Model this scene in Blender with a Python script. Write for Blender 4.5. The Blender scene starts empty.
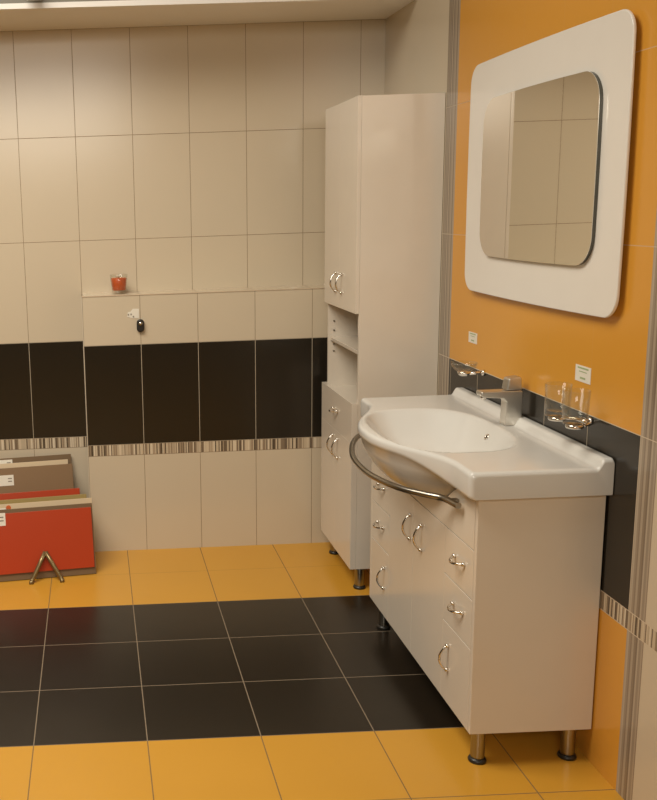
import bpy, bmesh, math, random
from mathutils import Vector, Matrix
PI = math.pi
random.seed(7)
S = bpy.context.scene
C = S.collection

# ------------------------------------------------------------------ camera
def srgb(r, g, b):
    f = lambda c: (c/255/12.92) if c/255 <= .04045 else ((c/255+.055)/1.055)**2.4
    return (f(r), f(g), f(b), 1)

cam_d = bpy.data.cameras.new('camera'); cam = bpy.data.objects.new('camera', cam_d); C.objects.link(cam)
yaw, pit, rol = math.radians(0.83355), math.radians(-10.91737), math.radians(-2.02423)
F = Vector((math.sin(yaw)*math.cos(pit), math.cos(yaw)*math.cos(pit), math.sin(pit)))
R0 = Vector((math.cos(yaw), -math.sin(yaw), 0)); U0 = R0.cross(F)
RR = R0*math.cos(rol)+U0*math.sin(rol); UU = -R0*math.sin(rol)+U0*math.cos(rol)
M = Matrix((RR, UU, -F)).transposed().to_4x4(); M.translation = Vector((0.2280, -3.5888, 1.5233))
cam.matrix_world = M
cam_d.sensor_width = 36; cam_d.sensor_fit = 'AUTO'
cam_d.lens = 968.2531/800*36
cam_d.shift_x = 0.270174; cam_d.shift_y = -0.002101
cam_d.clip_start = .05
S.camera = cam

# ------------------------------------------------------------------ light
S.view_settings.view_transform = 'Standard'; S.view_settings.look = 'None'
S.view_settings.gamma = 1; S.view_settings.exposure = 0
S.view_settings.use_curve_mapping = False
W = bpy.data.worlds.new('world'); S.world = W; W.use_nodes = True
bg = W.node_tree.nodes['Background']; bg.inputs[0].default_value = (1, .9, .76, 1); bg.inputs[1].default_value = .5

def area(name, loc, target, sx, sy, power, col=(1, .915, .78)):
    l = bpy.data.lights.new(name, 'AREA'); l.shape = 'RECTANGLE'; l.size = sx; l.size_y = sy
    l.energy = power; l.color = col
    o = bpy.data.objects.new(name, l); C.objects.link(o); o.location = loc
    o.rotation_euler = (Vector(target)-Vector(loc)).to_track_quat('-Z', 'Y').to_euler()
    return o
area('booth_light', (-.7, -1.15, 3.15), (-.35, -.45, 0), 2.2, 1.3, 69).data.spread = 2.4
area('showroom_light', (-.3, -5.4, 2.6), (.1, .8, .2), 1.8, .9, 50)


# ------------------------------------------------------------------ node helpers
class G:
    def __init__(s, name, **kw):
        s.m = bpy.data.materials.new(name); s.m.use_nodes = True
        s.t = s.m.node_tree; s.n = s.t.nodes; s.b = s.n['Principled BSDF']
        for k, v in kw.items():
            s.b.inputs[k.replace('_', ' ')].default_value = v
        s.co = None
    def link(s, a, b): s.t.links.new(a, b)
    def math(s, op, a, b=None, c=None):
        n = s.n.new('ShaderNodeMath'); n.operation = op
        for i, v in enumerate((a, b, c)):
            if v is None: continue
            if isinstance(v, (int, float)): n.inputs[i].default_value = v
            else: s.link(v, n.inputs[i])
        return n.outputs[0]
    def coord(s):
        tc = s.n.new('ShaderNodeTexCoord'); s.vec = tc.outputs['Object']
        x = s.n.new('ShaderNodeSeparateXYZ'); s.link(s.vec, x.inputs[0])
        s.co = dict(x=x.outputs[0], y=x.outputs[1], z=x.outputs[2]); return s.co
    def mix(s, f, a, b):
        n = s.n.new('ShaderNodeMix'); n.data_type = 'RGBA'
        if isinstance(f, (int, float)): n.inputs[0].default_value = f
        else: s.link(f, n.inputs[0])
        for k, v in ((6, a), (7, b)):
            if isinstance(v, tuple): n.inputs[k].default_value = v
            else: s.link(v, n.inputs[k])
        return n.outputs[2]
    def above(s, v, t): return s.math('GREATER_THAN', v, t)
    def line(s, v, at, hw):      # 1 where |v-at|<hw
        return s.math('LESS_THAN', s.math('ABSOLUTE', s.math('SUBTRACT', v, at)), hw)
    def grid(s, v, u0, w, hw):   # 1 on joints at u0 + k*w
        f = s.math('SUBTRACT', v, u0); f = s.math('DIVIDE', f, w)
        f = s.math('ABSOLUTE', s.math('SUBTRACT', f, s.math('ROUND', f)))
        return s.math('LESS_THAN', f, hw/w)
    def noise(s, vec, scale, detail=2, dim='3D'):
        n = s.n.new('ShaderNodeTexNoise'); n.inputs['Scale'].default_value = scale
        n.inputs['Detail'].default_value = detail
        if vec is not None: s.link(vec, n.inputs['Vector'])
        return n.outputs[0]
    def comb(s, x=0, y=0, z=0):
        n = s.n.new('ShaderNodeCombineXYZ')
        for i, v in enumerate((x, y, z)):
            if isinstance(v, (int, float)): n.inputs[i].default_value = v
            else: s.link(v, n.inputs[i])
        return n.outputs[0]
    def ramp(s, f, stops, const=False):
        n = s.n.new('ShaderNodeValToRGB'); r = n.color_ramp
        if const: r.interpolation = 'CONSTANT'
        while len(r.elements) < len(stops): r.elements.new(.5)
        for e, (p, c) in zip(r.elements, stops): e.position = p; e.color = c
        s.link(f, n.inputs[0]); return n.outputs[0]
    def stripes(s, v, width, cols):   # vertical bars of random colour along v
        n = s.n.new('ShaderNodeTexWhiteNoise'); n.noise_dimensions = '1D'
        wob = s.math('MULTIPLY', s.noise(s.comb(s.math('MULTIPLY', v, 1.0)), 70, 1), .012)
        s.link(s.math('FLOOR', s.math('DIVIDE', s.math('ADD', v, wob), width)), n.inputs['W'])
        k = len(cols)
        return s.ramp(n.outputs['Value'], [(i/k, c) for i, c in enumerate(cols)], True)
    def color(s, c): s.link(c, s.b.inputs['Base Color'])
    def bump(s, h, strength=.3, dist=.001):
        n = s.n.new('ShaderNodeBump'); n.inputs['Strength'].default_value = strength
        n.inputs['Distance'].default_value = dist
        s.link(h, n.inputs['Height']); s.link(n.outputs[0], s.b.inputs['Normal'])

BEIGE = (.62, .535, .40, 1); BEIGE2 = (.60, .515, .385, 1)
BLACK = (.018, .0145, .010, 1); ORANGE = (.68, .325, .045, 1)
GROUT = (.36, .29, .205, 1); GROUT_D = (.24, .17, .105, 1)
ZL = [.448, .498, .947, 1.399, 1.851, 2.300]
TW = .2513; T = .333

def mat_wall(name, ax, u0, kind='plain'):
    g = G(name, Roughness=.22); co = g.coord(); u, z = co[ax], co['z']
    beige = g.mix(g.noise(g.vec, 3.5, 2), BEIGE, BEIGE2)
    body = beige
    cols = [srgb(186,170,146), srgb(112,98,82), srgb(206,190,164), srgb(148,130,108), srgb(88,76,62), srgb(196,180,154), srgb(170,152,128), srgb(216,202,178), srgb(132,116,96)]
    st = g.stripes(u, .0055, cols)
    vj = g.grid(u, u0, TW, .0011)
    if kind == 'right':
        # orange field y in [-1.32,-.062], striped columns either side
        inside = g.math('MULTIPLY', g.above(u, -1.337), g.math('LESS_THAN', u, -.064))
        strip = g.math('MULTIPLY', g.above(u, -1.413), g.math('LESS_THAN', u, .045))
        wood = g.stripes(u, .0075, [srgb(152,138,120), srgb(128,114,97), srgb(168,154,135), srgb(140,125,107), srgb(176,162,143), srgb(134,119,102), srgb(158,144,126)])
        field = g.mix(inside, g.mix(strip, beige, wood), ORANGE)
        blk = g.mix(inside, g.mix(strip, beige, wood), BLACK)
    else:
        field = beige; blk = BLACK
    c = g.mix(g.above(z, ZL[0]), field, st)
    c = g.mix(g.above(z, ZL[1]), c, blk)
    c = g.mix(g.above(z, ZL[2]), c, field)
    isblk = g.math('MULTIPLY', g.above(z, ZL[1]), g.math('LESS_THAN', z, ZL[2]))
    if kind == 'right':
        vj = g.math('MULTIPLY', vj, g.math('MAXIMUM', isblk, .06))
        vj = g.math('MAXIMUM', vj, g.line(u, -1.413, .001))
        hw = .0012
        j = None
        for k, zz in enumerate(ZL):
            l = g.line(z, zz, hw)
            if k > 2: l = g.math('MULTIPLY', l, .6)
            j = l if j is None else g.math('MAXIMUM', j, l)
        gc = (.56, .47, .35, 1)
    else:
        j = None
        for zz in ZL:
            l = g.line(z, zz, .0011); j = l if j is None else g.math('MAXIMUM', j, l)
        gc = g.mix(isblk, GROUT_D, (.50, .43, .32, 1))
    joint = g.math('MAXIMUM', j, vj)
    g.color(g.mix(joint, c, gc))
    ro = g.math('ADD', g.math('MULTIPLY', joint, .5), .2)
    g.link(ro, g.b.inputs['Roughness'])
    h = g.math('ADD', g.math('MULTIPLY', joint, -1), g.math('MULTIPLY', g.noise(g.vec, 5, 1), .6))
    g.bump(h, .35, .0012)
    return g.m

def mat_floor():
    g = G('floor_tiles'); co = g.coord(); x, y = co['x'], co['y']
    blk = g.math('MULTIPLY', g.above(y, -3*T), g.math('LESS_THAN', y, 0))
    org = g.mix(g.noise(g.vec, 4, 3), (.61, .31, .036, 1), (.565, .285, .032, 1))
    bk = g.mix(g.noise(g.vec, 3, 2), (.018, .0125, .0075, 1), (.013, .0095, .006, 1))
    c = g.mix(blk, org, bk)
    j = g.math('MAXIMUM', g.grid(x, 0, T, .0016), g.math('MULTIPLY', g.grid(y, 0, T, .0016), g.math('SUBTRACT', 1, g.math('MULTIPLY', g.above(y, .1), .6))))
    gc = g.mix(blk, (.20, .12, .05, 1), (.22, .17, .115, 1))
    g.color(g.mix(j, c, gc))
    g.link(g.math('ADD', g.math('MULTIPLY', j, .4), .28), g.b.inputs['Roughness'])
    h = g.math('ADD', g.math('MULTIPLY', j, -1), g.math('MULTIPLY', g.noise(g.vec, 6, 2), .5))
    g.bump(h, .3, .0012)
    return g.m

def mat(name, col, rough=.4, metal=0, var=.04, bump=0, **kw):
    g = G(name, Roughness=rough, Metallic=metal, **kw); g.coord()
    c2 = tuple(max(0, v*(1-var)) for v in col[:3])+(1,)
    g.color(g.mix(g.noise(g.vec, 12, 2), tuple(col[:3])+(1,), c2))
    if bump: g.bump(g.noise(g.vec, 60, 2), bump, .0005)
    return g.m

M_white = mat('white_lacquer', (.72, .65, .55), .16)
M_ceram = mat('white_ceramic', (.655, .645, .61), .14)
M_chrome = mat('chrome', (.78, .74, .68), .12, 1, .02)
M_tap = mat('satin_chrome', (.70, .67, .61), .38, 1, .02)
M_steel = mat('brushed_steel', (.38, .35, .30), .28, 1, .1)
M_dark = mat('black_plastic', (.02, .018, .015), .35)
M_frame = mat('mirror_frame_white_glass', (.80, .775, .72), .18)
M_mirror = mat('mirror_silver', (.80, .78, .72), .015, 1, 0)
M_edge = mat('mirror_edge', (.10, .10, .085), .2, .3)
M_sticker = mat('white_paper', (.78, .74, .64), .7)
M_ink = mat('green_print', (.35, .42, .22), .7)
M_greyink = mat('grey_print', (.25, .22, .18), .7)
M_plaster = mat('overhang_plaster', (.86, .84, .80), .7)
M_grey = mat('fascia_grey_paint', (.20, .19, .155), .6)
M_greyl = mat('fascia_light_strip', (.34, .33, .28), .6)
M_red = mat('red_tile', (.45, .05, .012), .3)
M_brown = mat('brown_board', (.17, .105, .05), .6)
M_taupe = mat('taupe_tile', (.24, .145, .07), .4)
M_cream = mat('cream_tile', (.66, .52, .34), .4)
M_green = mat('olive_tile', (.34, .25, .085), .4)
M_orange = mat('orange_mark', (.62, .12, .02), .5)
M_bronze = mat('bronze_metal', (.26, .19, .09), .35, .7)
M_wax = mat('red_wax', (.62, .10, .012), .4)
M_showroom = mat('showroom_paint', (.17, .145, .115), .8)
gl = G('clear_glass')
_tr = gl.n.new('ShaderNodeBsdfTransparent'); _tr.inputs[0].default_value = (.96, .965, .95, 1)
_gs = gl.n.new('ShaderNodeBsdfGlossy'); _gs.inputs['Roughness'].default_value = .03
_lw = gl.n.new('ShaderNodeLayerWeight'); _lw.inputs[0].default_value = .5
_fr = gl.n.new('ShaderNodeMath'); _fr.operation = 'MULTIPLY_ADD'; gl.link(gl.math('POWER', _lw.outputs['Facing'], 4), _fr.inputs[0]); _fr.inputs[1].default_value = .75; _fr.inputs[2].default_value = .035
_mx = gl.n.new('ShaderNodeMixShader'); gl.link(_fr.outputs[0], _mx.inputs[0]); gl.link(_tr.outputs[0], _mx.inputs[1]); gl.link(_gs.outputs[0], _mx.inputs[2])
gl.link(_mx.outputs[0], gl.n['Material Output'].inputs['Surface']); M_glass = gl.m

# ------------------------------------------------------------------ mesh helpers
def obj(name, bm, m, parent=None, smooth=False, bevel=0, seg=2, label=None):
    me = bpy.data.meshes.new(name)
    bmesh.ops.recalc_face_normals(bm, faces=bm.faces)
    bm.to_mesh(me); bm.free()
    if isinstance(m, (list, tuple)):
        for k in m: me.materials.append(k)
    else: me.materials.append(m)
    o = bpy.data.objects.new(name, me); C.objects.link(o)
    if smooth:
        for p_ in me.polygons: p_.use_smooth = True
    if bevel:
        b = o.modifiers.new('bevel', 'BEVEL'); b.width = bevel; b.segments = seg; b.limit_method = 'ANGLE'; b.angle_limit = math.radians(40)
        for p_ in me.polygons: p_.use_smooth = True
        w = o.modifiers.new('wn', 'WEIGHTED_NORMAL'); w.keep_sharp = False
    if parent: o.parent = parent
    if label: o['label'] = label
    return o
def tag(o, label, cat, group=None):
    o['label'] = label; o['category'] = cat
    if group: o['group'] = group
    return o
def thing(name, label, cat, loc=(0, 0, 0), group=None):
    o = bpy.data.objects.new(name, None); C.objects.link(o); o.location = loc; o.empty_display_size = .05
    return tag(o, label, cat, group)
def struct(name, bm, m, **k):
    o = obj(name, bm, m, **k); o['kind'] = 'structure'; return o
def box(bm, a, b):
    (x0, y0, z0), (x1, y1, z1) = a, b
    v = [bm.verts.new(p) for p in ((x0,y0,z0),(x1,y0,z0),(x1,y1,z0),(x0,y1,z0),(x0,y0,z1),(x1,y0,z1),(x1,y1,z1),(x0,y1,z1))]
    for f in ((0,3,2,1),(4,5,6,7),(0,1,5,4),(1,2,6,5),(2,3,7,6),(3,0,4,7)): bm.faces.new([v[i] for i in f])
def bx(a, b, off=(0, 0, 0)):
    bm = bmesh.new()
    box(bm, [min(p, q)-o for p, q, o in zip(a, b, off)], [max(p, q)-o for p, q, o in zip(a, b, off)]); return bm
def prism(bm, poly, h, M=Matrix()):       # polygon in local xy, extruded along +z by h
    a = [bm.verts.new(M@Vector((x, y, 0))) for x, y in poly]; b = [bm.verts.new(M@Vector((x, y, h))) for x, y in poly]
    bm.faces.new(a[::-1]); bm.faces.new(b)
    n = len(poly)
    for i in range(n): bm.faces.new((a[i], a[(i+1) % n], b[(i+1) % n], b[i]))
def catmull(P, n=8):
    P = [Vector(p) for p in P]; Q = [2*P[0]-P[1]]+P+[2*P[-1]-P[-2]]; out = []
    for i in range(1, len(Q)-2):
        a, b, c, d = Q[i-1:i+3]
        for k in range(n):
            t = k/n; out.append(.5*((2*b)+(c-a)*t+(2*a-5*b+4*c-d)*t*t+(3*b-a-3*c+d)*t**3))
    out.append(P[-1]); return out
def tube(bm, path, r, seg=12, flat=1.0):   # r number or function of 0..1
    n = len(path); rings = []; up = Vector((0, 0, 1))
    for i, p in enumerate(path):
        d = (path[min(i+1, n-1)]-path[max(i-1, 0)]).normalized()
        a = d.cross(up)
        if a.length < 1e-3: a = d.cross(Vector((0, 1, 0)))
        a.normalize(); b = a.cross(d).normalized()
        rr = r(i/(n-1)) if callable(r) else r
        rings.append([bm.verts.new(p+(a*math.cos(2*PI*k/seg)*flat+b*math.sin(2*PI*k/seg))*rr) for k in range(seg)])
    for A, B in zip(rings, rings[1:]):
        for k in range(seg): bm.faces.new((A[k], A[(k+1) % seg], B[(k+1) % seg], B[k]))
    bm.faces.new(rings[0][::-1]); bm.faces.new(rings[-1])
def lathe(bm, prof, c=(0, 0, 0), seg=32, closed=False, axis='z', sx=1, sy=1):
    rings = []; c = Vector(c)
    def P(r, z, k):
        a = 2*PI*k/seg
        if axis == 'z': return c+Vector((r*math.cos(a)*sx, r*math.sin(a)*sy, z))
        return c+Vector((z, r*math.cos(a), r*math.sin(a)))
    for r, z in prof:
        rings.append([bm.verts.new(P(0, z, 0))] if r < 1e-6 else [bm.verts.new(P(r, z, k)) for k in range(seg)])
    pairs = list(zip(rings, rings[1:]))
    if closed: pairs.append((rings[-1], rings[0]))
    for A, B in pairs:
        for k in range(seg):
            q = (k+1) % seg
            if len(A) == 1 and len(B) == 1: break
            if len(A) == 1: bm.faces.new((A[0], B[q], B[k]))
            elif len(B) == 1: bm.faces.new((A[k], A[q], B[0]))
            else: bm.faces.new((A[k], A[q], B[q], B[k]))
def rrect(w, h, r, bulge=0, n=10):          # rounded rectangle outline, sides bowed outward
    pts = []
    for cx, cy, a0 in ((w/2-r, h/2-r, 0), (-w/2+r, h/2-r, 90), (-w/2+r, -h/2+r, 180), (w/2-r, -h/2+r, 270)):
        for k in range(n+1):
            a = math.radians(a0+90*k/n); pts.append([cx+r*math.cos(a), cy+r*math.sin(a)])
        if bulge:
            nx, ny = pts[-1]
            tx, ty = [(-w/2+r, h/2), (-w/2, -h/2+r), (w/2-r, -h/2), (w/2, h/2-r)][[0, 90, 180, 270].index(a0)]
            for k in range(1, 12):
                t = k/12; pts.append([nx+(tx-nx)*t, ny+(ty-ny)*t])
    if bulge:
        for p in pts:
            x, y = p
            ex = max(0, 1-(2*y/h)**2); ey = max(0, 1-(2*x/w)**2)
            p[0] += bulge*ex*(2*x/w); p[1] += bulge*ey*(2*y/h)
    return pts

# ================================================================== setting
YB, YO, XR, ZLEDGE = .812, .6265, 1.533, 1.163
ZC = 2.300; XL = -3.2; YF = -6.5
struct('floor', bx((XL, YF, -.05), (XR+.1, YB+.1, 0)), mat_floor())
struct('wall_back', bx((XL, YB, 0), (XR+.1, YB+.12, 2.7)), mat_wall('back_wall_tiles', 'x', .1701))
struct('wall_right', bx((XR, YF, 0), (XR+.12, YB, 3.4)), mat_wall('right_wall_tiles', 'y', -.0810, 'right'))
# half height boxed-out wall in front of the back wall
struct('wall_half', bx((.172, YO, 0), (XR, YB, ZLEDGE), (0, 0, 0)), mat_wall('half_wall_tiles', 'x', .1725))
bm = bx((.1695, YO-.002, 0), (.1725, YO+.004, ZLEDGE)); struct('trim_1', bm, mat('trim_white', (.62, .55, .44), .4))
bm = bx((.172, YO-.0025, ZLEDGE-.0005), (XR, YO+.005, ZLEDGE+.0025)); struct('trim_2', bm, mat('trim_cream', (.62, .50, .36), .4))
# overhanging soffit with its grey front
bm = bmesh.new(); a = [bm.verts.new(p) for p in ((XL, .285, ZC), (XR, .388, ZC), (XR, YB, ZC), (XL, YB, ZC))]
b = [bm.verts.new((v.co.x, v.co.y, ZC+.02)) for v in a]
bm.faces.new(a); bm.faces.new(b[::-1])
for i in range(4): bm.faces.new((a[i], a[(i+1) % 4], b[(i+1) % 4], b[i]))
struct('ceiling', bm, M_plaster)
bm = bmesh.new(); a = [bm.verts.new(p) for p in ((XL, .287, ZC+.0201), (XR, .390, ZC+.0201), (XR, .430, ZC+.0201), (XL, .327, ZC+.0201))]
b = [bm.verts.new((v.co.x, v.co.y, ZC+.4)) for v in a]
bm.faces.new(a); bm.faces.new(b[::-1])
for i in range(4): bm.faces.new((a[i], a[(i+1) % 4], b[(i+1) % 4], b[i]))
struct('trim_3', bm, M_grey)
struct('trim_4', bx((.012, .310, ZC+.0205), (.07, .318, ZC+.4)), M_greyl)
struct('wall_left', bx((XL-.1, YF, 0), (XL, YB, 3.4)), M_showroom)
struct('wall_front', bx((XL, YF-.1, 0), (XR, YF, 3.4)), M_showroom)
struct('ceiling', bx((XL, YF, 3.4), (XR+.1, YB+.1, 3.5)), M_showroom)

# ================================================================== handles and legs
def handle_bm(vert=True, L=.096, r=.0036, proj=.021):   # bow handle, base on x=0 plane, protrudes to -x; centred
    bm = bmesh.new(); pts = []
    for k in range(-8, 9):
        t = k/8
        pts.append(Vector((-proj*(1-abs(t)**2.2)-.004, 0, t*L/2)) if vert else Vector((-proj*(1-abs(t)**2.2)-.004, t*L/2, -.004*(1-t*t))))
    tube(bm, pts, lambda t: r*(1.15-.35*abs(2*t-1)), 10)
    for s in (-1, 1):
        c = (0, 0, s*L/2*.97) if vert else (0, s*L/2*.97, 0)
        lathe(bm, [(0, -.009), (.0045, -.0085), (.0062, -.005), (.0055, 0), (0, 0)], c, 14, axis='x')
    return bm
_h = {}
def put_handle(parent, loc, vert=True, L=.080):
    key = (vert, L)
    if key not in _h:
        o = obj('handle', handle_bm(vert, L), M_chrome, smooth=True); _h[key] = o
    else:
        o = _h[key].copy(); C.objects.link(o)
    o.parent = parent; o.location = loc
    return o
def put_leg(parent, x, y, h):
    bm = bmesh.new()
    lathe(bm, [(0, .012), (.018, .012), (.019, .02), (.019, h-.008), (.026, h-.006), (.026, h), (0, h)], (0, 0, 0), 24)
    o = obj('leg', bm, M_steel, parent, smooth=True); o.location = (x, y, 0)
    bm = bmesh.new(); lathe(bm, [(0, 0), (.024, 0), (.025, .005), (.021, .0118), (0, .0118)], (0, 0, 0), 24)
    obj('foot', bm, M_dark, o, smooth=True)
    e = o.modifiers.new('es', 'EDGE_SPLIT'); e.split_angle = math.radians(40)

# ================================================================== tall cabinet
CY0, CY1, CF = .050, .548, 1.226
O = Vector((1.37, .31, 0))
cab = thing('tall_cabinet', 'tall narrow glossy white bathroom cabinet with an open niche, standing in the corner', 'cabinet', O)
def cpart(name, a, b, m=M_white, bevel=.0007, parent=cab):
    return obj(name, bx(a, b, O), m, parent, bevel=bevel)
bm = bmesh.new(); o3 = O
def ab(a, b): box(bm, [min(p, q)-o for p, q, o in zip(a, b, O)], [max(p, q)-o for p, q, o in zip(a, b, O)])
ZB, ZN0, ZN1, ZT = .09, .748, 1.118, 1.905
ab((CF, CY0, ZB), (1.531, CY0+.016, ZT)); ab((CF, CY1-.016, ZB), (1.531, CY1, ZT))
ab((CF, CY0+.016, ZT-.016), (1.531, CY1-.016, ZT)); ab((CF, CY0+.016, ZB), (1.531, CY1-.016, ZB+.016))
ab((CF, CY0+.016, ZN1), (1.531, CY1-.016, ZN1+.016)); ab((CF, CY0+.016, ZN0-.016), (1.531, CY1-.016, ZN0))
ab((1.521, CY0+.016, ZB+.016), (1.531, CY1-.016, ZN0-.016)); ab((1.521, CY0+.016, ZN0), (1.531, CY1-.016, ZN1)); ab((1.521, CY0+.016, ZN1+.016), (1.531, CY1-.016, ZT-.016))
obj('carcass', bm, M_white, cab, bevel=.0008)
cpart('shelf', (CF+.008, CY0+.017, .948), (1.520, CY1-.017, .962), bevel=.001)
for yy in (CY1-.0175, ):
    for zz in (.90, .93, .99, 1.03):
        bm = bmesh.new(); lathe(bm, [(0, 0), (.004, 0), (.004, .0015), (0, .0015)], (0, 0, 0), 10)
        o = obj('shelf_pin', bm, M_steel, cab); o.location = Vector((1.25, yy, zz))-O; o.rotation_euler = (PI/2, 0, 0)
MID = (CY0+CY1)/2
UX = 1.212
d = cpart('door', (UX, CY0, 1.110), (CF-.0005, MID-.0002, 1.906)); put_handle(d, Vector((UX, MID-.045, 1.21))-O, L=.076)
d = cpart('door', (UX, MID+.0002, 1.110), (CF-.0005, CY1, 1.906)); put_handle(d, Vector((UX, MID+.045, 1.21))-O, L=.076)
LX = 1.203
d = cpart('drawer', (LX, CY0, .6050), (CF-.0005, CY1, .763)); put_handle(d, Vector((LX, MID, .69))-O, False, .07)
d = cpart('door', (LX, CY0, .09), (CF-.0005, MID-.0002, .6046)); put_handle(d, Vector((LX, MID-.04, .535))-O)
d = cpart('door', (LX, MID+.0002, .09), (CF-.0005, CY1, .6046)); put_handle(d, Vector((LX, MID+.04, .535))-O)
for x, y in ((1.250, .08), (1.250, .485), (1.49, .08), (1.49, .485)): put_leg(cab, x-O.x, y-O.y, .0895)

# ================================================================== vanity
VY0, VY1, VF = -1.208, -.245, 1.197
YC = -.712
def bulge(y):
    d = abs(y-YC)/.42
    return 0 if d >= 1 else .5*(1+math.cos(PI*d**1.2))
BY0, BY1 = -1.234, -.204
def xf(y):
    x = 1.163-.128*bulge(y)
    r = .014; e = min(y-BY0, BY1-y)
    if e < r: x += r-math.sqrt(max(0, r*r-(r-e)**2))
    return x
def ztop(x, y):
    z = .839
    q = ((abs(y+.724)/.296)**2.7+(abs(x-1.254)/.186)**2.7)**(1/2.7)
    if q < 1: z -= .125*(1-q**3)**1.1
    t = min(1, max(0, (x-1.488)/.02)); z += .025*t*t*(3-2*t)
    r = .012; e = min(y-BY0, BY1-y)
    if e < r: z -= r-math.sqrt(max(0, r*r-(r-e)**2))
    return z
def zund(x, y):
    B = bulge(y); B2 = math.sin(PI/2*min(1, 1.35*B)); u_ = 1-min(1, max(0, x-xf(y))/.125); z = .768+.040*B2-.135*B2*(1-u_**2.2)
    return min(z, ztop(x, y)-.016) if x < 1.45 else .768
O = Vector((1.36, -.726, 0))
van = thing('vanity_unit', 'white glossy washbasin vanity unit with drawers, doors, chrome handles and curved towel rail', 'cabinet', O)
bm = bmesh.new()
VB = .10; VT = .7645
ab((VF, VY0, VB), (1.529, VY0+.017, VT)); ab((VF, VY1-.017, VB), (1.529, VY1, VT))
ab((1.212, VY0+.017, VB), (1.515, VY1-.017, VB+.016)); ab((1.505, VY0+.017, VB+.016), (1.515, VY1-.017, .64))
YA, YD = -.985, -.467
ab((1.212, YA-.008, VB+.016), (1.505, YA+.008, .64)); ab((1.212, YD-.008, VB+.016), (1.505, YD+.008, .64))
obj('carcass', bm, M_white, van, bevel=.0012)
def vpart(name, y0, y1, z0, z1): return obj(name, bx((VF, y0, z0), (VF+.018, y1, z1), O), M_white, van, bevel=.0009)
g_ = .0003
a0, a1 = VY0+.0185, YA-g_
b0, b1 = YD+g_, VY1-.0185
for (y0, y1, s) in ((a0, a1, 1), (b0, b1, -1)):
    ym = (y0+y1)/2-.010
    for z0, z1 in ((.4790, .6145), (.3395, .4760)):
        d = vpart('drawer', y0, y1, z0, z1); put_handle(d, Vector((VF, ym, (z0+z1)/2+.010))-O, False, .07)
    d = vpart('door', y0, y1, VB, .3365)
    put_handle(d, Vector((VF, (YA-.050) if s > 0 else (YD+.045), .24))-O, L=.076)
d = vpart('door', YA+g_, YC-.0008, VB, .6145); put_handle(d, Vector((VF, YC-.078, .514))-O)
d = vpart('door', YC+.0008, YD-g_, VB, .6145); put_handle(d, Vector((VF, YC+.028, .514))-O)
# fascia notched for the bowl
poly = [(VY0+.0185, .6175), (VY1-.0185, .6175)]
N = 60
for k in range(N+1):
    y = VY1-.0185+(VY0-VY1+.037)*k/N; poly.append((y, min(VT, zund(VF+.022, y)-.006)))
bm = bmesh.new(); prism(bm, poly, .018, Matrix(((0, 0, 1, VF-O.x), (1, 0, 0, -O.y), (0, 1, 0, 0), (0, 0, 0, 1))))
obj('front_panel', bm, M_white, van)
for x, y in ((1.235, -1.172), (1.235, -.30), (1.485, -1.172), (1.485, -.30)): put_leg(van, x-O.x, y-O.y, .0995)
# towel rail
bm = bmesh.new(); pts = []
ZR = .718
RP = [(1.185, -.258), (1.163, -.266), (1.137, -.288), (1.098, -.370), (1.068, -.461), (1.042, -.575), (1.033, -.70), (1.042, -.81), (1.078, -.930), (1.132, -1.008), (1.165, -1.048), (1.180, -1.118)]
tube(bm, [p-O for p in catmull([(x, y, ZR) for x, y in RP], 5)], .0090, 14)
rail = obj('towel_rail', bm, M_steel, van, smooth=True)
rail.modifiers.new('es', 'EDGE_SPLIT').split_angle = math.radians(50)
for y, xa in ((-.262, 1.178), (-1.072, 1.176)):
    obj('rail_bracket', bx((xa, y-.008, ZR-.006), (VF-.0005, y+.008, ZR+.006), O), M_steel, rail, bevel=.002)
bm = bmesh.new(); lathe(bm, [(0, 0), (.008, 0), (.008, -.010), (.005, -.013), (0, -.013)], (0, 0, 0), 16, axis='x')
o = obj('screw_cap', bm, M_dark, van, smooth=True); o.location = Vector((VF, -.292, .648))-O

# ================================================================== washbasin
O = Vector((1.36, -.711, .768))
bas = thing('washbasin', 'wide white ceramic washbasin with bowed front resting on the vanity unit', 'washbasin', O)
bm = bmesh.new(); sl = []
ys = []
r = .012
for k in range(6): ys.append(BY0+r*(1-math.cos(PI/2*k/6)))
n = 130
for k in range(n+1): ys.append(BY0+r+(BY1-BY0-2*r)*k/n)
for k in range(5, -1, -1): ys.append(BY1-r*(1-math.cos(PI/2*k/6)))
NX = 84
for y in ys:
    x0 = xf(y); L = []
    zb = zund(x0, y); zt = ztop(x0, y); zt0 = zt
    L += [(x0+.006, zb), (x0+.001, zb+.004), (x0, zb+.012)]
    for a in (0, 22, 45, 67):
        ra = .013; L.append((x0+ra-ra*math.cos(math.radians(a)), zt-ra+ra*math.sin(math.radians(a))))
    xs = [x0+.013+(1.528-x0-.013)*k/NX for k in range(NX+1)]
    L += [(x, ztop(x, y)) for x in xs]
    L += [(1.531, ztop(1.53, y)-.004), (1.531, .770)]
    for k in range(31):
        x = 1.528+(x0+.014-1.528)*k/30; L.append((x, zund(x, y)))
    sl.append([bm.verts.new((x-O.x, y-O.y, z-O.z)) for x, z in L])
for A, B in zip(sl, sl[1:]):
    m = len(A)
    for k in range(m): bm.faces.new((A[k], A[(k+1) % m], B[(k+1) % m], B[k]))
bm.faces.new(sl[0]); bm.faces.new(sl[-1][::-1])
o = obj('basin', bm, M_ceram, bas, smooth=True)
o.modifiers.new('es', 'EDGE_SPLIT').split_angle = math.radians(60)
xo = 1.417
def bowl_frame(x, y, push):
    e = .002; n = Vector((-(ztop(x+e, y)-ztop(x-e, y))/(2*e), -(ztop(x, y+e)-ztop(x, y-e))/(2*e), 1)).normalized()
    return Vector((x, y, ztop(x, y)))+n*push-O, n.to_track_quat('Z', 'Y').to_euler()
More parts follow.
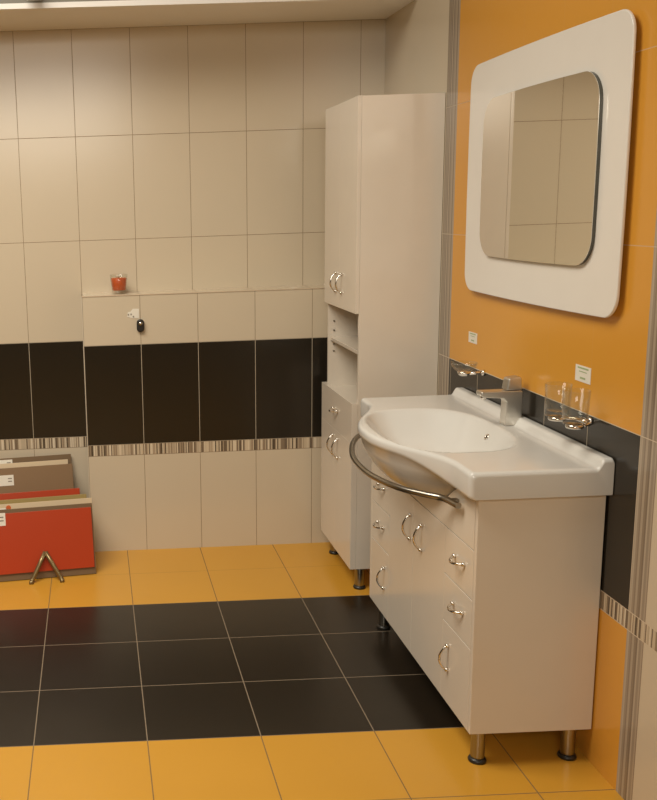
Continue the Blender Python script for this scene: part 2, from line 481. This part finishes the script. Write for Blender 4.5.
bm = bmesh.new(); lathe(bm, [(.0055, 0), (.0105, 0), (.0105, .002), (.008, .003), (.0055, .002)], (0, 0, 0), 20, closed=True)
o = obj('overflow_ring', bm, M_chrome, bas, smooth=True); o.location, o.rotation_euler = bowl_frame(xo, YC, .0003)
bm = bmesh.new(); lathe(bm, [(0, 0), (.0056, 0), (.0056, .001), (0, .001)], (0, 0, 0), 20)
o = obj('overflow_hole', bm, M_dark, bas); o.location, o.rotation_euler = bowl_frame(xo, YC, .0003)
bm = bmesh.new(); lathe(bm, [(0, 0), (.030, 0), (.031, .002), (.026, .0035), (.018, .003), (.016, .005), (0, .006)], (0, 0, 0), 28)
o = obj('drain', bm, M_chrome, bas, smooth=True); o.location, o.rotation_euler = bowl_frame(1.27, YC, .0005)

# ================================================================== faucet
O = Vector((1.489, YC, .8398))
fau = thing('faucet', 'chrome single lever mixer tap on the washbasin deck', 'faucet', O)
bm = bmesh.new()
P_ = [(-.026, .0002), (.024, .0002), (.024, .104), (.020, .108), (-.10, .108), (-.103, .104), (-.102, .095), (-.094, .090), (-.034, .086), (-.024, .074)]
Mx = Matrix(((1, 0, 0, 0), (0, 0, -1, .0215), (0, 1, 0, 0), (0, 0, 0, 1)))
prism(bm, P_, .043, Mx); obj('body', bm, M_tap, fau, bevel=.005, seg=3)
bm = bmesh.new(); lathe(bm, [(.0055, -.006), (.009, -.006), (.0095, 0), (.0095, .004), (0, .004)], (-.088, 0, .088), 18); obj('aerator', bm, M_chrome, fau, smooth=True)
bm = bmesh.new()
P_ = [(-.026, .1095), (.024, .1095), (.021, .147), (.012, .151), (-.020, .146)]
prism(bm, P_, .040, Matrix(((1, 0, 0, 0), (0, 0, -1, .020), (0, 1, 0, 0), (0, 0, 0, 1))))
lv = obj('lever', bm, M_tap, fau, bevel=.005, seg=3)


# ================================================================== glasses and holders
def ring_plate(bm, c, r, h): lathe(bm, [(0, 0), (r, 0), (r+.002, h*.4), (r, h), (r*.8, h), (r*.75, h*.7), (0, h*.7)], c, 28)
GX = 1.464; GY = (-1.055, -1.152); GZ = .940
O = Vector((GX, (GY[0]+GY[1])/2, GZ-.012))
h_ = thing('tumbler_holder', 'chrome double tumbler holder fixed to the wall right of the tap', 'holder', O)
for y in GY:
    bm = bmesh.new(); ring_plate(bm, (0, y-O.y, 0), .021, .011); obj('cup', bm, M_chrome, h_, smooth=True)
bm = bmesh.new(); tube(bm, [Vector(p)-O for p in ((GX+.02, GY[0], GZ-.007), (GX+.045, GY[0]-.01, GZ-.007), (GX+.045, GY[1]+.01, GZ-.007), (GX+.02, GY[1], GZ-.007))], .004, 10)
tube(bm, [Vector(p)-O for p in ((GX+.044, O.y, GZ-.007), (XR-.001, O.y, GZ-.007))], .006, 12)
lathe(bm, [(0, -.009), (.009, -.008), (.011, 0), (0, 0)], (XR-.0005-O.x, 0, .005), 24, axis='x')
obj('bracket', bm, M_chrome, h_, smooth=True)
for k, y in enumerate(GY):
    bm = bmesh.new(); H = .088; R_ = .034
    lathe(bm, [(0, 0), (R_*.86, 0), (R_*.9, .003), (R_, H-.001), (R_-.001, H), (R_-.0022, H-.001), (R_*.86, .018), (R_*.7, .0145), (0, .0135)], (0, 0, 0), 40)
    o = obj('tumbler', bm, M_glass, smooth=True); o.location = (GX, y, GZ)
    tag(o, ('clear glass tumbler in the double holder, the one nearer the tap', 'clear glass tumbler in the double holder, the one farther from the tap')[k], 'glass', 'glass tumblers on the wall holder')
O = Vector((1.464, -.388, .938))
h_ = thing('soap_dish_holder', 'chrome wall holder carrying the glass soap dish left of the tap', 'holder', O)
bm = bmesh.new(); lathe(bm, [(0, 0), (.014, 0), (.019, .005), (.022, .0135), (0, .0135)], (0, 0, 0), 28); obj('cup', bm, M_chrome, h_, smooth=True)
bm = bmesh.new(); tube(bm, [Vector((.017, 0, .007)), Vector((XR-.001-O.x, 0, .007))], .0055, 12)
lathe(bm, [(0, -.009), (.009, -.008), (.011, 0), (0, 0)], (XR-.0005-O.x, 0, .007), 24, axis='x'); obj('bracket', bm, M_chrome, h_, smooth=True)
bm = bmesh.new(); lathe(bm, [(0, 0), (.018, 0), (.030, .006), (.0405, .018), (.043, .030), (.0415, .031), (.038, .020), (.028, .010), (0, .0055)], (0, 0, 0), 40)
o = obj('soap_dish', bm, M_glass, smooth=True); o.location = O+Vector((0, 0, .014))
tag(o, 'round clear glass soap dish resting in the chrome wall holder', 'dish')

# ================================================================== mirror
MX = Matrix(((0, 0, -1, 0), (-1, 0, 0, 0), (0, 1, 0, 0), (0, 0, 0, 1)))   # local z -> -x (out of the wall)
O = Vector((XR, -.736, 1.585))
mir = thing('wall_mirror', 'square mirror with a wide white rounded frame hanging on the orange wall', 'mirror', O)
bm = bmesh.new(); prism(bm, rrect(.985, .736, .058, .005), .009, Matrix.Translation((-.014, 0, 0))@MX); obj('frame', bm, M_frame, mir, bevel=.003)
bm = bmesh.new(); prism(bm, rrect(.80, .55, .03), .0125, Matrix.Translation((-.001, 0, 0))@MX); obj('backing', bm, M_edge, mir)
iw, ih = .716, .486
bm = bmesh.new(); prism(bm, rrect(iw, ih, .075, .004), .009, Matrix.Translation((-.0235, -.016, .001))@MX); obj('glass_backing', bm, M_edge, mir)
bm = bmesh.new(); prism(bm, rrect(iw+.002, ih+.002, .076, .004), .0015, Matrix.Translation((-.0328, -.016, .001))@MX); obj('mirror_glass', bm, M_mirror, mir)

# stickers
def sticker(y0, y1, z0, z1, label):
    O = Vector((XR, (y0+y1)/2, (z0+z1)/2))
    t = thing('sticker', label, 'sticker', O)
    obj('paper', bx((XR-.0012, y0, z0), (XR-.0002, y1, z1), O), M_sticker, t)
    bm = bmesh.new()
    for k, (f0, f1, w) in enumerate(((.80, .90, .7), (.60, .66, .5), (.18, .30, .35))):
        box(bm, (-.0016, -(y1-y0)*w/2, (f0-.5)*(z1-z0)), (-.0013, (y1-y0)*w/2, (f1-.5)*(z1-z0)))
    obj('print', bm, M_ink, t)
sticker(-.318, -.244, 1.032, 1.069, 'small white sticker on the orange wall above the soap dish')
sticker(-1.088, -1.006, 1.028, 1.072, 'small white printed sticker on the orange wall above the tumblers')
O = Vector((.388, YO, 1.082))
t = thing('paper_label', 'torn white paper label on the beige half wall below the red candle', 'label', O)
bm = bmesh.new(); prism(bm, [(-.022, -.012), (-.004, -.018), (.030, -.020), (.031, .021), (.004, .022), (-.006, .010), (-.018, .008)], .001, Matrix.Translation((0, -.0002, 0))@Matrix(((1, 0, 0, 0), (0, 0, -1, 0), (0, 1, 0, 0), (0, 0, 0, 1)))); obj('paper', bm, M_sticker, t)
bm = bmesh.new()
for x, z in ((-.016, -.003), (-.004, -.002), (.006, -.012)): box(bm, (x-.003, -.0017, z-.004), (x+.003, -.0014, z+.003))
obj('print', bm, M_greyink, t)
# hook
O = Vector((.423, YO, 1.030))
t = thing('wall_hook', 'small black oval hook on the beige half wall', 'hook', O)
Mh = Matrix(((1, 0, 0, 0), (0, 0, -1, 0), (0, 1, 0, 0), (0, 0, 0, 1)))
bm = bmesh.new(); prism(bm, rrect(.033, .056, .0155), .016, Matrix.Translation((0, -.0003, 0))@Mh); obj('body', bm, M_dark, t, bevel=.005, seg=3)
bm = bmesh.new(); lathe(bm, [(0, 0), (.0075, 0), (.0085, .003), (.006, .006), (0, .007)], (0, 0, 0), 20); o = obj('button', bm, M_chrome, t, smooth=True)
o.location = (0, -.0164, .010); o.rotation_euler = (PI/2, 0, 0)

# candle
O = Vector((.338, .735, ZLEDGE+.0003))
t = thing('candle', 'small tapered glass candle holder with red wax on the beige ledge', 'candle', O)
bm = bmesh.new(); lathe(bm, [(0, 0), (.029, 0), (.031, .003), (.0395, .084), (.0385, .085), (.0372, .083), (.0305, .0162), (.028, .0145), (0, .0145)], (0, 0, 0), 40); obj('glass_cup', bm, M_glass, t, smooth=True)
bm = bmesh.new(); lathe(bm, [(0, .0150), (.0272, .0150), (.0300, .0175), (.0350, .067), (.033, .069), (0, .068)], (0, 0, 0), 36); o = obj('wax', bm, M_wax, t, smooth=True)
bm = bmesh.new(); tube(bm, [Vector((0, 0, .0665)), Vector((.001, 0, .078))], .0012, 6); obj('wick', bm, M_dark, t)

# ================================================================== tile sample boards
YAW = math.radians(7); LEAN = math.radians(-12)
def board(x, y, h, w, back, face, label, marks=(), face_in=(.004, .004, 0), thick=.011, group='tile sample boards'):
    t = thing('sample_board', label, 'tile sample', (x, y, 0), group)
    t.rotation_euler = Matrix.Rotation(YAW, 3, 'Z').__matmul__(Matrix.Rotation(LEAN, 3, 'X')).to_euler()
    t.location.z = .0
    zo = .0025
    obj('backing', bx((-w, 0, zo), (0, thick, h)), back, t, bevel=.001)
    if face:
        obj('tile', bx((-w+.003, -.0075, face_in[0]+zo), (-face_in[1], -.0002, h-face_in[2])), face, t, bevel=.001)
    for (nm, m, u0, u1, v0, v1, dy) in marks:
        if nm == 'round_mark':
            bm = bmesh.new(); lathe(bm, [(0, 0), (.011, 0), (.011, .0008), (0, .0008)], (0, 0, 0), 20); o = obj(nm, bm, m, t)
            o.location = (u0, dy, v0); o.rotation_euler = (PI/2, 0, 0)
        else:
            lb = obj(nm, bx((u0, dy-.0008, v0), (u1, dy, v1)), m, t)
            q = bmesh.new()
            for f in (.35, .62): box(q, (u1-.026, dy-.0012, v0+(v1-v0)*f), (u1-.008, dy-.00085, v0+(v1-v0)*(f+.1)))
            obj('print', q, M_greyink, lb)
    return t
Dy = -.0077
board(.190, .345, .305, .46, M_brown, M_red, 'dark red tile sample on a brown board, front one behind the metal foot', [('label', M_sticker, -.42, -.372, .238, .292, Dy)], (.030, .006, .016))
board(.190, .412, .308, .46, M_cream, None, 'cream tile sample board with a small orange dot, right behind the dark red one', [('label', M_sticker, -.43, -.362, .262, .292, -.0002), ('round_mark', M_orange, -.363, 0, .292, 0, -.0002)])
board(.166, .468, .310, .44, M_green, None, 'olive green tile sample board between the cream one and the thin red one')
board(.136, .522, .322, .42, M_red, None, 'red tile sample of which only the thin top edge shows')
board(.106, .650, .400, .40, M_taupe, None, 'taupe brown tile sample board with a white label, near the back wall', [('label', M_sticker, -.34, -.272, .320, .368, -.0002)])
board(.086, .676, .414, .38, M_cream, None, 'off-white tile sample board between two brown ones near the wall')
board(.100, .702, .432, .40, M_brown, None, 'dark brown tile sample board nearest the wall, topmost of the stack', [('label', M_sticker, -.34, -.272, .384, .425, -.0002)])
O = Vector((-.02, .285, 0))
t = bmesh.new()
for fx, fy in ((-.083, .272), (.046, .28)):
    a = Vector((fx, fy, .006)); b = Vector((-.022, .323, .118))
    tube(t, [a-O-Vector((0, .016, 0)), a-O, a-O+(b-a)*.1, a-O+(b-a)*.6, b-O], .0095, 10)
o = obj('display_foot', t, M_bronze, smooth=True); o.location = O
tag(o, 'bronze metal display foot shaped like a wedge before the dark red sample', 'stand')
